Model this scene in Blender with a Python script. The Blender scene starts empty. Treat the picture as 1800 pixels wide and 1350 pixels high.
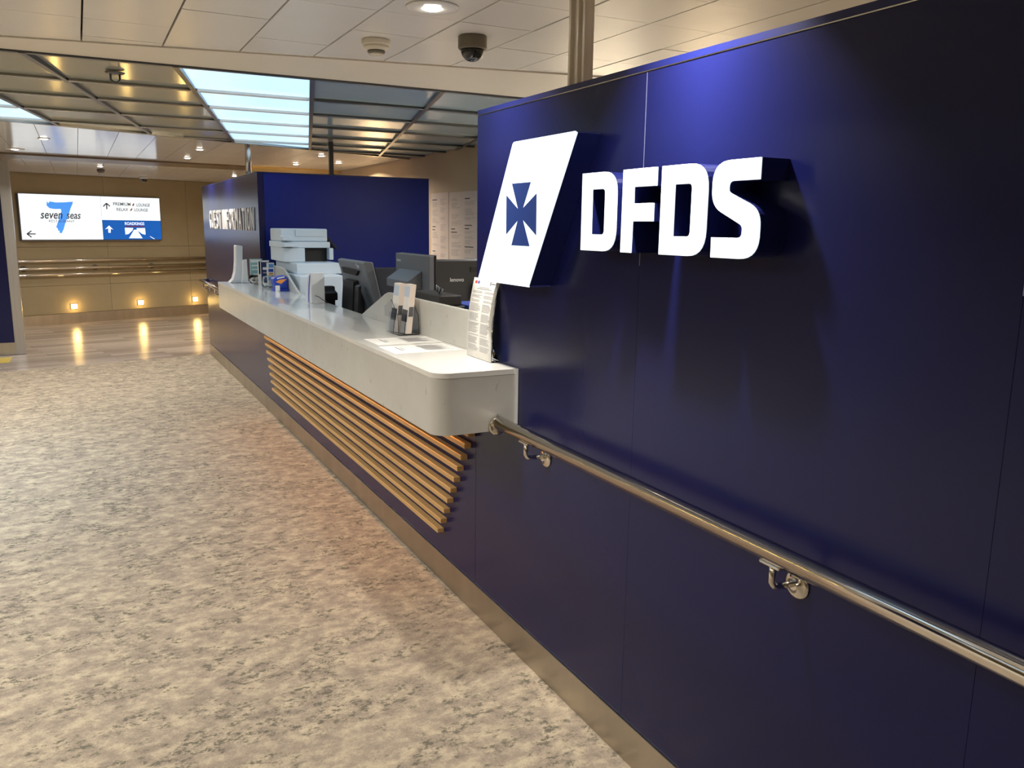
import bpy, bmesh, math, random
from mathutils import Vector, Matrix
random.seed(7)
SC = bpy.context.scene
COL = SC.collection

# ------------------------------------------------------------------ camera
cam_d = bpy.data.cameras.new('camera'); cam = bpy.data.objects.new('camera', cam_d); COL.objects.link(cam)
cam_d.sensor_fit = 'HORIZONTAL'; cam_d.sensor_width = 36.0; cam_d.lens = 1458.58 / 1800 * 36
cam_d.clip_start = .02; cam_d.clip_end = 100
_r = Vector((0.8889159, -0.4578764, 0.0133313)); _d = Vector((-0.0733735, -0.1710534, -0.9825259)); _f = Vector((0.4521558, 0.8724047, -0.1856481))
_m = Matrix((( _r.x, -_d.x, -_f.x, 0), (_r.y, -_d.y, -_f.y, 0), (_r.z, -_d.z, -_f.z, 1.6), (0, 0, 0, 1)))
cam.matrix_world = _m
SC.camera = cam

# ------------------------------------------------------------------ world, exposure
w = bpy.data.worlds.new('world'); SC.world = w; w.use_nodes = True
w.node_tree.nodes['Background'].inputs[0].default_value = (1, .95, .88, 1)
w.node_tree.nodes['Background'].inputs[1].default_value = .05
vs = SC.view_settings
vs.view_transform = 'Standard'; vs.look = 'None'; vs.gamma = 1; vs.use_curve_mapping = False; vs.exposure = 0.25

LAMP_W = 8.0          # each ceiling downlight
LAMP_C = (1, .945, .86)
SKY_E = 1.12           # daylight panes of the roof light
ZC = 2.31              # ceiling height
W = 1.375              # face of the navy wall

# ------------------------------------------------------------------ materials
def mat(name, col, rough=.5, metal=0, spec=.5, emit=None, estr=0, trans=0, ior=1.45, coat=0, alpha=1, coat_rough=.03):
    m = bpy.data.materials.new(name); m.use_nodes = True
    b = m.node_tree.nodes['Principled BSDF']
    b.inputs['Base Color'].default_value = (*col, 1); b.inputs['Roughness'].default_value = rough
    b.inputs['Metallic'].default_value = metal; b.inputs['Specular IOR Level'].default_value = spec
    b.inputs['Transmission Weight'].default_value = trans; b.inputs['IOR'].default_value = ior
    b.inputs['Coat Weight'].default_value = coat; b.inputs['Coat Roughness'].default_value = coat_rough
    b.inputs['Alpha'].default_value = alpha
    if emit: b.inputs['Emission Color'].default_value = (*emit, 1); b.inputs['Emission Strength'].default_value = estr
    return m
def nodes(m): return m.node_tree.nodes, m.node_tree.links, m.node_tree.nodes['Principled BSDF']
def noise(N, L, scale, detail=4, rough=.6, stretch=(1, 1, 1), vec=None):
    t = N.new('ShaderNodeTexNoise'); t.inputs['Scale'].default_value = scale; t.inputs['Detail'].default_value = detail; t.inputs['Roughness'].default_value = rough
    tc = N.new('ShaderNodeTexCoord'); mp = N.new('ShaderNodeMapping'); mp.inputs['Scale'].default_value = stretch
    L.new(tc.outputs['Object'], mp.inputs['Vector']); L.new(mp.outputs['Vector'], t.inputs['Vector'])
    return t
def ramp(N, L, src, stops):
    r = N.new('ShaderNodeValToRGB'); e = r.color_ramp.elements
    e[0].position, e[0].color = stops[0][0], (*stops[0][1], 1); e[1].position, e[1].color = stops[-1][0], (*stops[-1][1], 1)
    for p, c in stops[1:-1]:
        x = e.new(p); x.color = (*c, 1)
    L.new(src, r.inputs['Fac']); return r
def mixc(N, L, fac, a, b):
    x = N.new('ShaderNodeMix'); x.data_type = 'RGBA'
    if isinstance(fac, float): x.inputs['Factor'].default_value = fac
    else: L.new(fac, x.inputs['Factor'])
    for s, v in ((6, a), (7, b)):
        if isinstance(v, tuple): x.inputs[s].default_value = (*v, 1)
        else: L.new(v, x.inputs[s])
    return x.outputs[2]
def bump(N, L, b, src, strength, dist=.01):
    n = N.new('ShaderNodeBump'); n.inputs['Strength'].default_value = strength; n.inputs['Distance'].default_value = dist
    L.new(src, n.inputs['Height']); L.new(n.outputs['Normal'], b.inputs['Normal'])
def noisy(name, c1, c2, scale, rough=.5, metal=0, stretch=(1, 1, 1), bs=0, **k):
    m = mat(name, c1, rough, metal, **k); N, L, b = nodes(m)
    t = noise(N, L, scale, 5, .6, stretch); r = ramp(N, L, t.outputs['Fac'], [(.3, c1), (.7, c2)])
    L.new(r.outputs['Color'], b.inputs['Base Color'])
    if bs: bump(N, L, b, t.outputs['Fac'], bs)
    return m

M = {}
M['navy'] = noisy('navy_laminate', (.0050, .0066, .054), (.0058, .0076, .060), 3, .25, spec=.42)
M['navy_edge'] = mat('navy_edge', (.006, .009, .075), .35)
M['jointmetal'] = mat('joint_metal', (.30, .32, .50), .4, .6)
M['navy_lit'] = noisy('navy_laminate_lit', (.006, .016, .185), (.007, .018, .205), 3, .4, spec=.25)  # brighter navy copy; light on the rear panel put into the colour
M['steel'] = noisy('polished_steel', (.74, .70, .63), (.80, .76, .69), 30, .10, 1, (.2, .2, 4))
M['brushed'] = noisy('brushed_steel', (.44, .40, .345), (.55, .50, .43), 9, .33, 1, (1, .6, .3))
M['alu'] = noisy('brushed_aluminium', (.50, .48, .45), (.58, .55, .52), 12, .35, 1, (3, 3, .1))
M['brass_steel'] = noisy('warm_steel', (.66, .60, .50), (.74, .68, .57), 12, .35, .25, (3, 3, .1))
M['tile'] = noisy('ceiling_tile', (.83, .81, .76), (.86, .84, .79), 2, .25, spec=.6)
M['beam'] = noisy('beam_cream', (.80, .74, .63), (.83, .77, .66), 2, .4)
M['glossceil'] = noisy('gloss_ceiling', (.84, .82, .79), (.88, .86, .83), 2, .13, 0, spec=.6)
N, L, b = nodes(M['glossceil']); t = noise(N, L, 1.0, 2, .5, (.25, 16, 1)); bump(N, L, b, t.outputs['Fac'], .12, .004)
M['dark'] = mat('cavity_dark', (.02, .02, .025), .6)
M['brownbeam'] = noisy('brown_beam', (.13, .09, .055), (.16, .115, .07), 3, .35)
M['beam_yellow_lit'] = noisy('beam_yellow_light', (.60, .40, .12), (.66, .46, .16), 3, .4)  # yellow light on the beam end put into the colour
M['mirror'] = noisy('mirror_glass_grey', (.42, .43, .38), (.46, .47, .42), 1.5, .13, 0, spec=.5)
M['mirrorblue'] = noisy('mirror_glass_blue', (.34, .44, .50), (.38, .48, .55), 1.5, .10, 0, spec=.45)
M['daylight'] = noisy('daylight_pane', (.5, .6, .66), (.55, .64, .7), 1.2, .2, emit=(.40, .64, .88), estr=SKY_E)
M['louver'] = mat('louver_metal', (.42, .40, .36), .25, 1)
M['louverdark'] = mat('louver_dark', (.10, .11, .12), .3, .8)
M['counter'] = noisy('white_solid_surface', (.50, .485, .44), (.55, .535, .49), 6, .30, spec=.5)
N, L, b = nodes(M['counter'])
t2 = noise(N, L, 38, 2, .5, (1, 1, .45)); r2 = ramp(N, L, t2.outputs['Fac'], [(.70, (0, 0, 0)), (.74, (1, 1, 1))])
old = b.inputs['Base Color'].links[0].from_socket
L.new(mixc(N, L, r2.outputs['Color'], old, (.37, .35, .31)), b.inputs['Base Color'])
M['countertop'] = noisy('white_counter_top', (.74, .725, .68), (.78, .765, .72), 6, .09, spec=.8)
M['wood_slat'] = noisy('oak_slat', (.50, .30, .115), (.62, .39, .16), 8, .5, stretch=(4, .25, 4), bs=.05)
M['white'] = mat('white_plastic', (.74, .75, .76), .4)
M['whitegloss'] = mat('white_gloss', (.78, .78, .78), .2)
M['offwhite'] = mat('printer_white', (.68, .77, .84), .45)
M['grey'] = mat('mid_grey_plastic', (.17, .18, .20), .4)
M['dgrey'] = mat('dark_grey_plastic', (.026, .026, .027), .4)
M['black'] = mat('black_plastic', (.012, .012, .013), .4)
M['blackfab'] = noisy('black_fabric', (.010, .010, .013), (.016, .016, .02), 80, .9)
M['paper'] = noisy('paper', (.76, .74, .70), (.80, .78, .74), 5, .7)
M['warmpaper'] = noisy('old_paper', (.70, .60, .52), (.78, .68, .60), 3, .7)
M['ink'] = mat('ink', (.10, .10, .11), .7)
M['greyink'] = mat('grey_ink', (.33, .32, .32), .7)
M['red'] = mat('red_print', (.55, .05, .03), .6)
M['orange'] = mat('orange_print', (.75, .28, .05), .6)
M['blue'] = mat('blue_print', (.02, .06, .42), .45)
M['ltblue'] = mat('light_blue_print', (.12, .30, .60), .5)
M['navyprint'] = mat('navy_print', (.012, .02, .10), .5)
M['teal'] = mat('teal_print', (.25, .48, .48), .5)
M['purple'] = mat('purple_stripe', (.16, .13, .48), .4)
M['palecover'] = mat('pale_cover', (.52, .60, .72), .5)
M['acrylic'] = mat('clear_acrylic', (.95, .97, 1), .02, trans=1, ior=1.18, spec=.3)
M['glass'] = mat('clear_glass', (.95, .97, .98), .02, trans=1, ior=1.3)
M['candy'] = noisy('candy_wrapper', (.55, .45, .33), (.75, .72, .66), 40, .4)
M['brown'] = mat('brown_print', (.20, .09, .04), .6)
M['glow'] = mat('sign_glow', (.9, .95, .97), .3, emit=(.86, .97, 1.0), estr=.86)
M['wallbeige'] = noisy('beige_wall', (.36, .295, .18), (.40, .33, .205), 2.5, .38, spec=.4)
M['officewall'] = noisy('office_wall', (.56, .44, .28), (.62, .49, .32), 2, .6)
M['lightbox'] = mat('lightbox_white', (.8, .85, .9), .3, emit=(.80, .91, 1.0), estr=.80)
M['lightboxblue'] = mat('lightbox_blue', (.0, .06, .3), .3, emit=(.0, .105, .46), estr=.75)
M['lightseven'] = mat('lightbox_seven', (.05, .2, .7), .3, emit=(.07, .33, .92), estr=.75)
M['signgrey'] = mat('sign_frame_grey', (.13, .13, .14), .4, .3)
M['lampglow'] = mat('lamp_glow', (1, 1, 1), .3, emit=(1, .93, .80), estr=14)
M['warmglow'] = mat('warm_lamp_glow', (1, .8, .5), .3, emit=(1, .70, .20), estr=26)
M['ledglow'] = mat('led_glow', (1, .6, .3), .3, emit=(1, .40, .10), estr=5)
M['lampplate'] = mat('lamp_plate', (.80, .78, .73), .3)
M['cambody'] = mat('camera_body', (.16, .14, .10), .45)
M['dome'] = mat('smoked_dome', (.012, .012, .014), .04, spec=.8)
M['detector'] = mat('detector_cream', (.72, .66, .54), .4)
M['metalletter'] = mat('satin_letter', (.74, .73, .72), .75, spec=.15)
M['yellow'] = mat('yellow_patch', (.62, .46, .06), .35)

# carpet: beige woven with grey-mauve drift and dark broken flecks
M['carpet'] = mat('carpet', (.5, .45, .36), .95, spec=.1); N, L, b = nodes(M['carpet'])
n2 = noise(N, L, 15, 8, .74, (.75, 1, 1)); n3 = noise(N, L, 34, 8, .78, (.75, 1.1, 1)); n4 = noise(N, L, 9, 5, .7, (.7, 1, 1)); n5 = noise(N, L, 260, 2, .5)
c1 = ramp(N, L, n2.outputs['Fac'], [(.35, (.240, .196, .160)), (.48, (.325, .268, .205)), (.61, (.46, .385, .275))])
fl = ramp(N, L, n3.outputs['Fac'], [(.495, (0, 0, 0)), (.56, (1, 1, 1))])
fm = ramp(N, L, n4.outputs['Fac'], [(.475, (.03, .03, .03)), (.555, (1, 1, 1))])
mu = N.new('ShaderNodeMath'); mu.operation = 'MULTIPLY'; L.new(fl.outputs['Color'], mu.inputs[0]); L.new(fm.outputs['Color'], mu.inputs[1])
c2 = mixc(N, L, mu.outputs[0], c1.outputs['Color'], (.138, .124, .094))
f5 = ramp(N, L, n5.outputs['Fac'], [(.3, (.86, .86, .86)), (.7, (1.1, 1.1, 1.1))])
mm = N.new('ShaderNodeMix'); mm.data_type = 'RGBA'; mm.blend_type = 'MULTIPLY'; mm.inputs['Factor'].default_value = 1
L.new(c2, mm.inputs[6]); L.new(f5.outputs['Color'], mm.inputs[7]); L.new(mm.outputs[2], b.inputs['Base Color'])
bump(N, L, b, n5.outputs['Fac'], .35, .004)

# timber-look vinyl floor beyond the carpet
M['woodfloor'] = mat('wood_floor', (.3, .22, .16), .24, spec=.5); N, L, b = nodes(M['woodfloor'])
tc = N.new('ShaderNodeTexCoord'); br = N.new('ShaderNodeTexBrick'); mp = N.new('ShaderNodeMapping'); mp.inputs['Rotation'].default_value = (0, 0, -.24)
L.new(tc.outputs['Object'], mp.inputs['Vector']); L.new(mp.outputs['Vector'], br.inputs['Vector'])
for k, v in (('Scale', 1.0), ('Brick Width', 1.2), ('Row Height', .14), ('Mortar Size', .002), ('Bias', .0)): br.inputs[k].default_value = v
br.inputs['Color1'].default_value = (.26, .21, .175, 1); br.inputs['Color2'].default_value = (.43, .36, .305, 1); br.inputs['Mortar'].default_value = (.10, .08, .06, 1)
g = noise(N, L, 5, 5, .6, (.6, 9, 1)); gr = ramp(N, L, g.outputs['Fac'], [(.3, (.8, .8, .8)), (.7, (1.15, 1.15, 1.15))])
mm = N.new('ShaderNodeMix'); mm.data_type = 'RGBA'; mm.blend_type = 'MULTIPLY'; mm.inputs['Factor'].default_value = 1
L.new(br.outputs['Color'], mm.inputs[6]); L.new(gr.outputs['Color'], mm.inputs[7]); L.new(mm.outputs[2], b.inputs['Base Color'])

# ------------------------------------------------------------------ mesh helpers (all in world coordinates)
class MB:
    def __init__(s): s.v = []; s.f = []; s.sm = []
    def add(s, vs, fs, smooth=False):
        o = len(s.v); s.v += [tuple(x) for x in vs]
        for f in fs: s.f.append([i + o for i in f]); s.sm.append(smooth)
        return s
    def box(s, x0, x1, y0, y1, z0, z1):
        return s.add([(x0, y0, z0), (x1, y0, z0), (x1, y1, z0), (x0, y1, z0), (x0, y0, z1), (x1, y0, z1), (x1, y1, z1), (x0, y1, z1)],
                     [(0, 3, 2, 1), (4, 5, 6, 7), (0, 1, 5, 4), (1, 2, 6, 5), (2, 3, 7, 6), (3, 0, 4, 7)])
    def prism(s, poly, fn, a, b, smooth=False):       # poly 2-D, fn(u, v, w) -> world; from w=a to w=b
        n = len(poly); vs = [fn(u, v, a) for u, v in poly] + [fn(u, v, b) for u, v in poly]
        s.add(vs, [list(range(n))[::-1], list(range(n, 2 * n))])
        o = len(s.v) - 2 * n
        for i in range(n): s.f.append([o + i, o + (i + 1) % n, o + n + (i + 1) % n, o + n + i]); s.sm.append(smooth)
        return s
    def plan(s, poly, z0, z1): return s.prism(poly, lambda u, v, w: (u, v, w), z0, z1)
    def tube(s, path, r, n=12, cap=True):
        P = [Vector(q) for q in path]; rings = []; up0 = None
        for i, q in enumerate(P):
            t = ((P[i + 1] - q) if i == 0 else (q - P[i - 1]) if i == len(P) - 1 else ((P[i + 1] - q).normalized() + (q - P[i - 1]).normalized())).normalized()
            if up0 is None: up0 = Vector((0, 0, 1)) if abs(t.z) < .9 else Vector((1, 0, 0))
            a = t.cross(up0).normalized(); bb = a.cross(t).normalized(); up0 = bb
            rr = r[i] if isinstance(r, (list, tuple)) else r
            rings.append([q + (a * math.cos(2 * math.pi * k / n) + bb * math.sin(2 * math.pi * k / n)) * rr for k in range(n)])
        o = len(s.v)
        for R in rings: s.v += [tuple(x) for x in R]
        for i in range(len(P) - 1):
            for k in range(n):
                s.f.append([o + i * n + k, o + i * n + (k + 1) % n, o + (i + 1) * n + (k + 1) % n, o + (i + 1) * n + k]); s.sm.append(True)
        if cap:
            s.f.append([o + k for k in range(n)][::-1]); s.sm.append(False)
            e = o + (len(P) - 1) * n; s.f.append([e + k for k in range(n)]); s.sm.append(False)
        return s
    def lathe(s, prof, c, n=24, axis='z', smooth=True):   # prof [(r, h)]
        o = len(s.v)
        for r, h in prof:
            for k in range(n):
                a = 2 * math.pi * k / n; u, v = r * math.cos(a), r * math.sin(a)
                p = (u, v, h) if axis == 'z' else (h, u, v) if axis == 'x' else (u, h, v)
                s.v.append((c[0] + p[0], c[1] + p[1], c[2] + p[2]))
        for i in range(len(prof) - 1):
            for k in range(n):
                s.f.append([o + i * n + k, o + i * n + (k + 1) % n, o + (i + 1) * n + (k + 1) % n, o + (i + 1) * n + k]); s.sm.append(smooth)
        for i in (0, len(prof) - 1):
            if prof[i][0] > 1e-5: s.f.append([o + i * n + k for k in range(n)]); s.sm.append(False)
        return s
    def sheet(s, rows, th):                               # rows of points -> thin shell (offset along average normal)
        n = len(rows[0]); A = Vector(rows[0][0]); nn = (Vector(rows[0][-1]) - A).cross(Vector(rows[-1][0]) - A).normalized() * th
        o = len(s.v); R = len(rows)
        for k in (0, 1):
            for r in rows: s.v += [tuple(Vector(q) + nn * k) for q in r]
        for i in range(R - 1):
            for j in range(n - 1):
                a = o + i * n + j; bq = [a, a + 1, a + n + 1, a + n]
                s.f.append(bq); s.sm.append(True); s.f.append([x + R * n for x in bq][::-1]); s.sm.append(True)
        per = [j for j in range(n)] + [i * n + n - 1 for i in range(1, R)] + [(R - 1) * n + j for j in range(n - 2, -1, -1)] + [i * n for i in range(R - 2, 0, -1)]
        for i in range(len(per)):
            a, bq = per[i], per[(i + 1) % len(per)]; s.f.append([o + a, o + bq, o + bq + R * n, o + a + R * n]); s.sm.append(False)
        return s

ORG = {}
def origin_of(o): return ORG[o.name]
def setprops(o, label=None, cat=None, group=None, kind=None):
    if label: o['label'] = label
    if cat: o['category'] = cat
    if group: o['group'] = group
    if kind: o['kind'] = kind
    return o
def thing(name, loc, label=None, cat=None, group=None, kind=None):
    o = bpy.data.objects.new(name, None); COL.objects.link(o); o.location = loc; o.empty_display_size = .1
    ORG[o.name] = Vector(loc); return setprops(o, label, cat, group, kind)
def build(name, mb, m, parent=None, bev=0, seg=2, **kw):
    V = [Vector(q) for q in mb.v]
    if parent is not None: org = origin_of(parent)
    else:
        lo = Vector([min(q[i] for q in V) for i in range(3)]); hi = Vector([max(q[i] for q in V) for i in range(3)])
        org = Vector(((lo.x + hi.x) / 2, (lo.y + hi.y) / 2, lo.z))
    me = bpy.data.meshes.new(name); me.from_pydata([tuple(q - org) for q in V], [], mb.f)
    for p_, s_ in zip(me.polygons, mb.sm): p_.use_smooth = s_
    bm = bmesh.new(); bm.from_mesh(me); bmesh.ops.recalc_face_normals(bm, faces=bm.faces)
    if bev:
        ed = [e for e in bm.edges if len(e.link_faces) == 2 and e.calc_face_angle(0) > .6]
        bmesh.ops.bevel(bm, geom=ed, offset=bev, segments=seg, affect='EDGES', profile=.5)
    bm.to_mesh(me); bm.free()
    me.materials.append(M[m] if isinstance(m, str) else m)
    o = bpy.data.objects.new(name, me); COL.objects.link(o)
    if parent is not None: o.parent = parent
    else: o.location = org
    ORG[o.name] = org
    return setprops(o, **kw)
def curve_mesh(cu):
    o = bpy.data.objects.new('tmp', cu); COL.objects.link(o); bpy.context.view_layer.update()
    dg = bpy.context.evaluated_depsgraph_get(); me = bpy.data.meshes.new_from_object(o.evaluated_get(dg))
    bpy.data.objects.remove(o); bpy.data.curves.remove(cu)
    vs_ = [v.co.copy() for v in me.vertices]; fs_ = [list(p_.vertices) for p_ in me.polygons]; bpy.data.meshes.remove(me)
    return vs_, fs_
def text_mb(s, o, ux, uz, width=None, height=None, th=.001, shear=0, space=1.0, bold=0):
    """flat lettering: o = lower-left corner, ux/uz = reading and up directions, fitted to width/height"""
    cu = bpy.data.curves.new('t', 'FONT'); cu.body = s; cu.shear = shear; cu.space_character = space; cu.resolution_u = 3; cu.extrude = .5; cu.offset = bold
    V, F = curve_mesh(cu)
    x0, x1 = min(v.x for v in V), max(v.x for v in V); y0, y1 = min(v.y for v in V), max(v.y for v in V)
    sy = height / (y1 - y0) if height else width / (x1 - x0); sx = width / (x1 - x0) if width else sy
    o, ux, uz = Vector(o), Vector(ux).normalized(), Vector(uz).normalized(); nn = ux.cross(uz)
    mb = MB(); mb.add([o + ux * (v.x - x0) * sx + uz * (v.y - y0) * sy + nn * (v.z + .5) * th for v in V], F); return mb
def clip(poly, a, b, c):                                   # keep a*x + b*y <= c
    out = []
    for i in range(len(poly)):
        p_, q = poly[i], poly[(i + 1) % len(poly)]; dp, dq = a * p_[0] + b * p_[1] - c, a * q[0] + b * q[1] - c
        if dp <= 0: out.append(p_)
        if dp * dq < 0:
            t_ = dp / (dp - dq); out.append((p_[0] + (q[0] - p_[0]) * t_, p_[1] + (q[1] - p_[1]) * t_))
    return out
def area(poly): return abs(sum(poly[i][0] * poly[(i + 1) % len(poly)][1] - poly[(i + 1) % len(poly)][0] * poly[i][1] for i in range(len(poly)))) / 2
def rrect(x0, x1, y0, y1, r, n=4):
    P = []
    for cx, cy, a0 in ((x1 - r, y1 - r, 0), (x0 + r, y1 - r, 90), (x0 + r, y0 + r, 180), (x1 - r, y0 + r, 270)):
        for k in range(n + 1):
            a = math.radians(a0 + 90 * k / n); P.append((cx + r * math.cos(a), cy + r * math.sin(a)))
    return P
def light(name, kind, loc, energy, col, parent=None, size=.06, rot=(0, 0, 0), spread=None, **k):
    d = bpy.data.lights.new(name, kind); d.energy = energy; d.color = col
    if kind == 'AREA':
        d.shape = k.get('shape', 'DISK'); d.size = size
        if 'size_y' in k: d.size_y = k['size_y']
        if spread: d.spread = math.radians(spread)
    else: d.shadow_soft_size = size
    o = bpy.data.objects.new(name, d); COL.objects.link(o); o.rotation_euler = rot
    if parent is not None: o.parent = parent; o.location = Vector(loc) - origin_of(parent)
    else: o.location = loc
    return o

# far wall runs at an angle to the counter
FW0 = Vector((-.837, 14.712, 0)); FWD = Vector((2.857, 1.152, 0)).normalized(); FWN = Vector((FWD.y, -FWD.x, 0))   # FWN points back to the hall
def fw(s, off, z): q = FW0 + FWD * s + FWN * off; return (q.x, q.y, z)
def wallbox(mb, s0, s1, o0, o1, z0, z1):
    P = [fw(s0, o0, 0), fw(s1, o0, 0), fw(s1, o1, 0), fw(s0, o1, 0)]
    return mb.plan([(q[0], q[1]) for q in P], z0, z1)

# ================================================================== SETTING
CE = lambda x: 10.47 + .2375 * x                            # edge of the carpet
build('floor', MB().plan([(-5, -3.5), (3.3, -3.5), (3.3, CE(3.3)), (-5, CE(-5))], -.06, 0), 'carpet', kind='structure', label='beige woven carpet with dark broken flecks')
build('floor_timber', MB().plan([(-5, CE(-5) + .002), (3.3, CE(3.3) + .002), (3.3, 17), (-5, 17)], -.06, -.004), 'woodfloor', kind='structure', label='glossy timber plank floor beyond the carpet')
build('wall_left', MB().box(-5.1, -5, -3.5, 17, 0, 2.5), 'wallbeige', kind='structure')
build('wall_back', MB().box(-5, 3.3, -3.6, -3.5, 0, 2.5), 'wallbeige', kind='structure')
build('wall_office', MB().box(3.2, 3.3, -3.5, 17, 0, 2.5), 'officewall', kind='structure', label='warm beige rear wall of the reception office')
build('wall_office_end', MB().box(1.56, 3.2, .9, 1.0, 0, 2.3), 'officewall', kind='structure')

# --- ceiling over everything, tiles in front, gloss strips at the back
ceil = build('ceiling', MB().box(-5, 3.3, -3.5, 17, ZC + .045, ZC + .12), 'dark', kind='structure', label='suspended metal ceiling of tiles and strips')
AL = lambda x: 3.976 - .196 * (x + .212)                   # where the tiles meet the beam
xs = [.07 + .2955 * k for k in range(-18, 11)]
ys = [2.855 + .318 * k for k in range(-20, 5)]
for i in range(len(xs) - 1):
    for j in range(len(ys) - 1):
        gx, gy = .0035, .0012
        P = [(xs[i] + gx, ys[j] + gy), (xs[i + 1] - gx, ys[j] + gy), (xs[i + 1] - gx, ys[j + 1] - gy), (xs[i] + gx, ys[j + 1] - gy)]
        P = clip(P, .196, 1, 3.976 - .196 * .212 - .004)
        if len(P) < 3 or area(P) < .0008: continue
        if xs[i] < -1.2 or ys[j] < 1.0 or xs[i] > 2.9: continue
        dz = random.uniform(-.0008, .0008)
        build('ceiling_tile', MB().plan(P, ZC + dz, ZC + .012), 'tile', ceil)
mb = MB()                                                   # rows outside the view, plain
mb.box(-5, xs[13] , -3.5, 3.9, ZC, ZC + .012); mb.box(xs[13] + .002, 3.2, -3.5, ys[14] - .002, ZC, ZC + .012)
build('ceiling_board', mb, 'tile', ceil)
build('trim_1', MB().plan([(-5, AL(-5)), (3.2, AL(3.2)), (3.2, 4.225), (-5, 4.225 + .9)] if False else [(-1.45, AL(-1.45)), (3.2, AL(3.2)), (3.2, 4.235), (-1.45, 4.23)], ZC - .006, ZC + .04), 'beam', kind='structure', label='cream ceiling border between tiles and roof light')
build('trim_2', MB().box(-5, -1.452, 3.9, 4.235, ZC - .006, ZC + .04), 'beam', kind='structure')

YB = lambda x: 7.22 + .42 * (x + .075)                      # oblique rear edge of the roof light
FBf = lambda x: 10.66 + .17 * x                             # front of far beam
tilesx = [-5.0, -3.2] + [.063 + .2935 * k for k in range(-8, 11)] + [3.2]
for i in range(len(tilesx) - 1):
    a, bq = tilesx[i] + .002, tilesx[i + 1] - .002
    for part in (0, 1):
        if part == 0: P = [(a, YB(a) + .03), (bq, YB(bq) + .03), (bq, FBf(bq)), (a, FBf(a))]
        else: P = [(a, FBf(a) + .70), (bq, FBf(bq) + .70), (bq, 17), (a, 17)]
        if P[0][1] > P[3][1]: continue
        build('ceiling_strip', MB().plan(P, ZC, ZC + .015), 'glossceil', ceil)
mbb = MB().plan([(-5, FBf(-5)), (2.0, FBf(2.0)), (2.0, FBf(2.0) + .68), (-5, FBf(-5) + .68)], ZC - .02, ZC + .03)
build('trim_3', mbb, 'brownbeam', kind='structure', label='dark brown ceiling beam across the far hall')
build('trim_4', MB().plan([(2.003, FBf(2.0)), (3.19, FBf(3.2)), (3.19, FBf(3.2) + .68), (2.003, FBf(2.0) + .68)], ZC - .02, ZC + .03), 'beam_yellow_lit', kind='structure', label='end of the far ceiling beam, yellow light painted on as gold')

# --- roof light: skewed grid of louvred panes
sky = thing('window_1', (1.0, 6.0, ZC), 'louvred roof light with one bright daylight column among mirror panes', None, None, 'structure')
mull = [(-4.35, .19), (-3.6, .19), (-2.85, .19), (-2.10, .19), (-1.36, .19), (-.618, .19), (-.131, .225), (.476, .2303), (1.100, .2425), (1.790, .2475), (2.386, .270), (3.05, .28), (3.7, .29)]   # x at y=4.34, dx/dy
kinds = ['daylight', 'mirror', 'daylight', 'mirror', 'daylight', 'mirror', 'mirror', 'daylight', 'mirrorblue', 'mirrorblue', 'mirrorblue', 'mirrorblue']  # outer left bright columns are unseen, added for more daylight on the carpet
rows = [4.24, 4.92, 5.56, 6.24, 6.95, 7.60, 8.15, 8.70, 9.2]
for c in range(len(mull) - 1):
    xl, sl = mull[c]; xr, sr = mull[c + 1]
    for r in range(len(rows) - 1):
        y0, y1 = rows[r] + .012, rows[r + 1] - .012
        P = [(xl + sl * (y0 - 4.34) + .012, y0), (xr + sr * (y0 - 4.34) - .012, y0), (xr + sr * (y1 - 4.34) - .012, y1), (xl + sl * (y1 - 4.34) + .012, y1)]
        P = clip(P, -.42, 1, 7.22 + .42 * .075 - .005); P = clip(P, 1, 0, 3.19)
        if len(P) < 3 or area(P) < .002: continue
        mk = kinds[c]
        mb = MB(); tilt = .012
        n = len(P); vs2 = [(u, v, ZC - .004 - tilt * (v - y0) / (y1 - y0 + 1e-6) + tilt) for u, v in P] + [(u, v, ZC + .02) for u, v in P]
        mb.add(vs2, [list(range(n)), list(range(n, 2 * n))] + [[k, (k + 1) % n, n + (k + 1) % n, n + k] for k in range(n)])
        build('pane', mb, mk, sky)
for r, y in enumerate(rows):
    x0 = max(-4.9, (y - 7.22) / .42 - .075)
    x1 = 3.19
    if r == 0: continue
    if y > YB(x0): x0 = (y - 7.22) / .42 - .075
    for c in range(len(mull) - 1):                           # one louver bar per column
        a = max(x0, mull[c][0] + mull[c][1] * (y - 4.34) + .014); bq = min(x1, mull[c + 1][0] + mull[c + 1][1] * (y - 4.34) - .014)
        if bq - a < .05: continue
        build('louver', MB().box(a, bq, y - .016, y + .016, ZC - .020, ZC + .015), {'daylight': 'lampplate', 'mirror': 'louver', 'mirrorblue': 'louverdark'}[kinds[c]], sky, bev=.004, seg=1)
for xk, sk in mull:
    ye = min(9.3, (7.22 + .42 * (xk - sk * 4.34 + .075)) / (1 - .42 * sk)); y0 = 4.24
    P = [(xk + sk * (y0 - 4.34) - .013, y0), (xk + sk * (y0 - 4.34) + .013, y0), (xk + sk * (ye - 4.34) + .013, ye), (xk + sk * (ye - 4.34) - .013, ye)]
    P = clip(P, 1, 0, 3.19)
    if len(P) >= 3: build('mullion', MB().plan(P, ZC - .016, ZC + .02), 'louverdark', sky)
build('rear_frame', MB().plan([(-4.95, YB(-4.95) - .02), (3.19, YB(3.19) - .02), (3.19, YB(3.19) + .028), (-4.95, YB(-4.95) + .028)], ZC - .02, ZC + .02), 'louver', sky)
build('front_frame', MB().plan([(-4.95, 4.236), (3.19, 4.236), (3.19, 4.262), (-4.95, 4.262)], ZC - .014, ZC + .02), 'louverdark', sky)

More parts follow.
